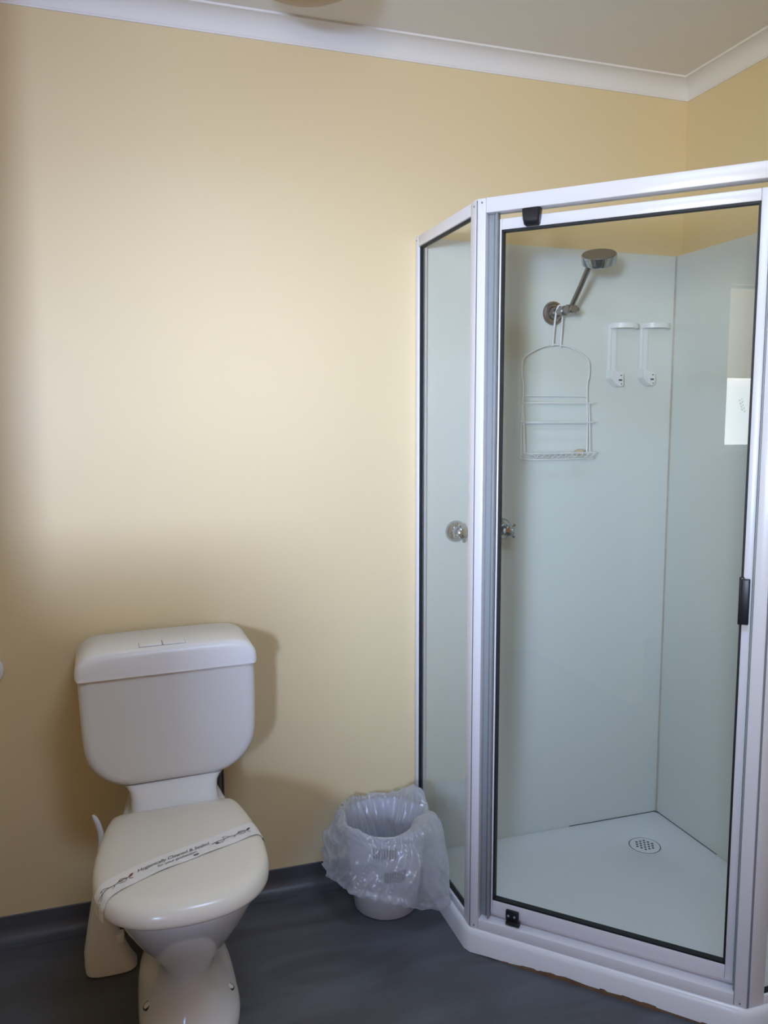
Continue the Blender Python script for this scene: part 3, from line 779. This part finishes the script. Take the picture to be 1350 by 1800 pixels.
add_loft(bm, rg); link('brush_handle', bm, M['white'], br)

# ------------------------------------------------------------------ bin and its liner
BC = Vector((-1.040, -.150))
bn = thing('rubbish_bin', 'small round grey-white plastic bin on the floor between toilet and shower', 'bin', (BC.x, BC.y, 0))
bm = bm_new()
prof = [(.080, .0), (.086, .001), (.089, .004), (.096, .07), (.104, .14), (.112, .21), (.1165, .248), (.1195, .250), (.1195, .256), (.1165, .257), (.1145, .250), (.109, .20), (.101, .12), (.093, .05), (.086, .010)]
add_lathe(bm, (0, 0, 0), (0, 0, 1), prof, 56, cap0=True, cap1=True)
link('bin_body', bm, M['bin'], bn, angle=40)
def slots(a0, n, z0, z1):
    bm = bm_new()
    for k in range(n):
        a = a0+k*.066
        rr_ = lambda z: .089+(.1165-.089)*(z-.004)/.244+.0006
        for sgn in (0,):
            d = Vector((math.cos(a), math.sin(a), 0)); tt = Vector((-math.sin(a), math.cos(a), 0))*.0021
            q = [d*rr_(z0)-tt+Z*z0, d*rr_(z0)+tt+Z*z0, d*rr_(z1)+tt+Z*z1, d*rr_(z1)-tt+Z*z1]
            q2 = [p-d*.001 for p in q]
            add_loft(bm, [q2, q])
    link('vent_slots', bm, M['dark'], bn, smooth=False)['label'] = 'row of dark vertical vent slots'
slots(-2.18, 9, .190, .222); slots(-1.90, 9, .118, .150)
# liner: from inside the bin, over the rim, hanging outside
def lim(p):
    x, y = p.x, p.y
    if x > -.9155: x = -.9155 - .002*math.tanh((x+.9155)*8)
    if y > -.012: y = -.012
    return Vector((x, y, p.z))
NT = 220
def bag_pt(a, tt):
    """a = angle, tt = 0 (inside bottom) .. 1 (hem)"""
    c, s = math.cos(a), math.sin(a)
    pw = lambda a0, p: max(0.0, math.cos(a-a0))**p
    wob = noise.noise(Vector((c*2.1, s*2.1, 1.7)))
    wob2 = noise.noise(Vector((c*5.5, s*5.5, 9.1)))
    lobe = pw(-.78, 6)                                  # big puff on the side of the shower door
    lobe2 = pw(.45, 9)                                  # puff behind it against the glass
    left = max(0, -c)**2
    crest = .256 + .030*lobe + .052*lobe2 + .014*pw(1.7, 3) + .012*left + .012*wob + .006*wob2
    hem = .104 + .012*left - .046*pw(-.6, 2) + .010*wob + .005*wob2 + .02*max(0, s)
    rout = .134 + .024*left + .064*pw(-.78, 3) + .020*max(0, -s)**2 + .010*wob
    pleat = .0022*math.sin(a*11+9*wob)+.0014*math.sin(a*23+2+7*wob2)
    r0 = .113 - .036*lobe - .022*lobe2
    r1 = .128 + .056*lobe + .012*lobe2 + .008*left
    top = (r1-r0)*.50 + .006
    if tt < .30:                                       # inside, rising
        k = tt/.30
        fold = .030*pw(.75, 6) + .026*pw(1.9, 8) + .018*pw(-1.9, 10) + .014*wob2
        r = .066+(r0-.066)*k**.6 + pleat*2.5*(1-k*.6) - fold*math.sin(PI*min(1, k*1.02))
        z = .080 + (crest-top-.080)*k**1.1
    elif tt < .46:                                     # over the rim
        k = (tt-.30)/.16; an = PI*k
        r = (r0+r1)/2 - (r1-r0)/2*math.cos(an) + pleat*.8
        z = crest-top + top*math.sin(an)
    else:                                              # outside, hanging
        k = (tt-.46)/.54
        bulge = math.sin(PI*min(1, k*.84+.02))**.8
        r = r1 + (rout-r1)*bulge + (rout-r1)*.55*k + pleat*(.5+1.2*k**2) + .012*noise.noise(Vector((c*2.4, s*2.4, k*3))) + .005*noise.noise(Vector((c*6, s*6+3, k*6)))
        z = crest-top + (hem-(crest-top))*k
        if k > .82: r += .010*math.sin((k-.82)/.18*PI) + pleat*.8
    p = Vector((BC.x+r*c, BC.y+r*s, z))
    sw = .35*math.sin(tt*5+a*2)                          # creases run mostly up and down, a little slanted
    cs, sn_ = math.cos(a+sw), math.sin(a+sw)
    cr1 = noise.noise(Vector((cs*4.2+3, sn_*4.2, tt*2.2))); cr2 = noise.noise(Vector((cs*8, sn_*8+5, tt*3.2)))
    p += Vector((c, s, .5))*(.012*(.35-abs(cr1)) + .0032*max(0, 1-abs(cr1)*8) + .0022*max(0, 1-abs(cr2)*7))
    return lim(p)
bm = bm_new(); NB = 90
G = [[bm.verts.new(bag_pt(2*PI*i/NT, j/NB)) for j in range(NB+1)] for i in range(NT)]
for i in range(NT):
    for j in range(NB): bm.faces.new((G[i][j], G[(i+1) % NT][j], G[(i+1) % NT][j+1], G[i][j+1]))
tag(link('bin_bag', bm, M['film'], angle=180), 'translucent white plastic bag draped over the rim of the small bin', 'bin bag')

# ------------------------------------------------------------------ small wall and ceiling fittings
hd = thing('toilet_roll_holder', 'round white toilet roll fitting on the back wall at the left edge', 'toilet roll holder', (-2.058, -.001, .735))
bm = bm_new(); add_lathe(bm, (0, 0, 0), (0, -1, 0), [(.0405, 0), (.0425, .004), (.0405, .010), (.034, .012), (.030, .008), (.027, .008)], 32); link('wall_plate', bm, M['white'], hd)
bm = bm_new(); add_lathe(bm, (0, -.008, 0), (0, -1, 0), [(.022, 0), (.022, .022), (.018, .026), (.006, .027)], 24); link('roll_boss', bm, M['white'], hd)
cl_ = thing('ceiling_light', 'round beige domed ceiling light at the top edge near the back wall', 'ceiling light', (-1.287, -.330, HC))
bm = bm_new(); add_lathe(bm, (0, 0, 0), (0, 0, -1), [(.150, 0), (.154, .004), (.154, .020), (.148, .024)], 48); link('lamp_rim', bm, M['lamprim'], cl_)
bm = bm_new(); add_lathe(bm, (0, 0, -.022), (0, 0, -1), [(.147, 0), (.143, .012), (.128, .030), (.098, .046), (.055, .056), (.001, .059)], 48); link('lamp_shade', bm, M['lampglass'], cl_)
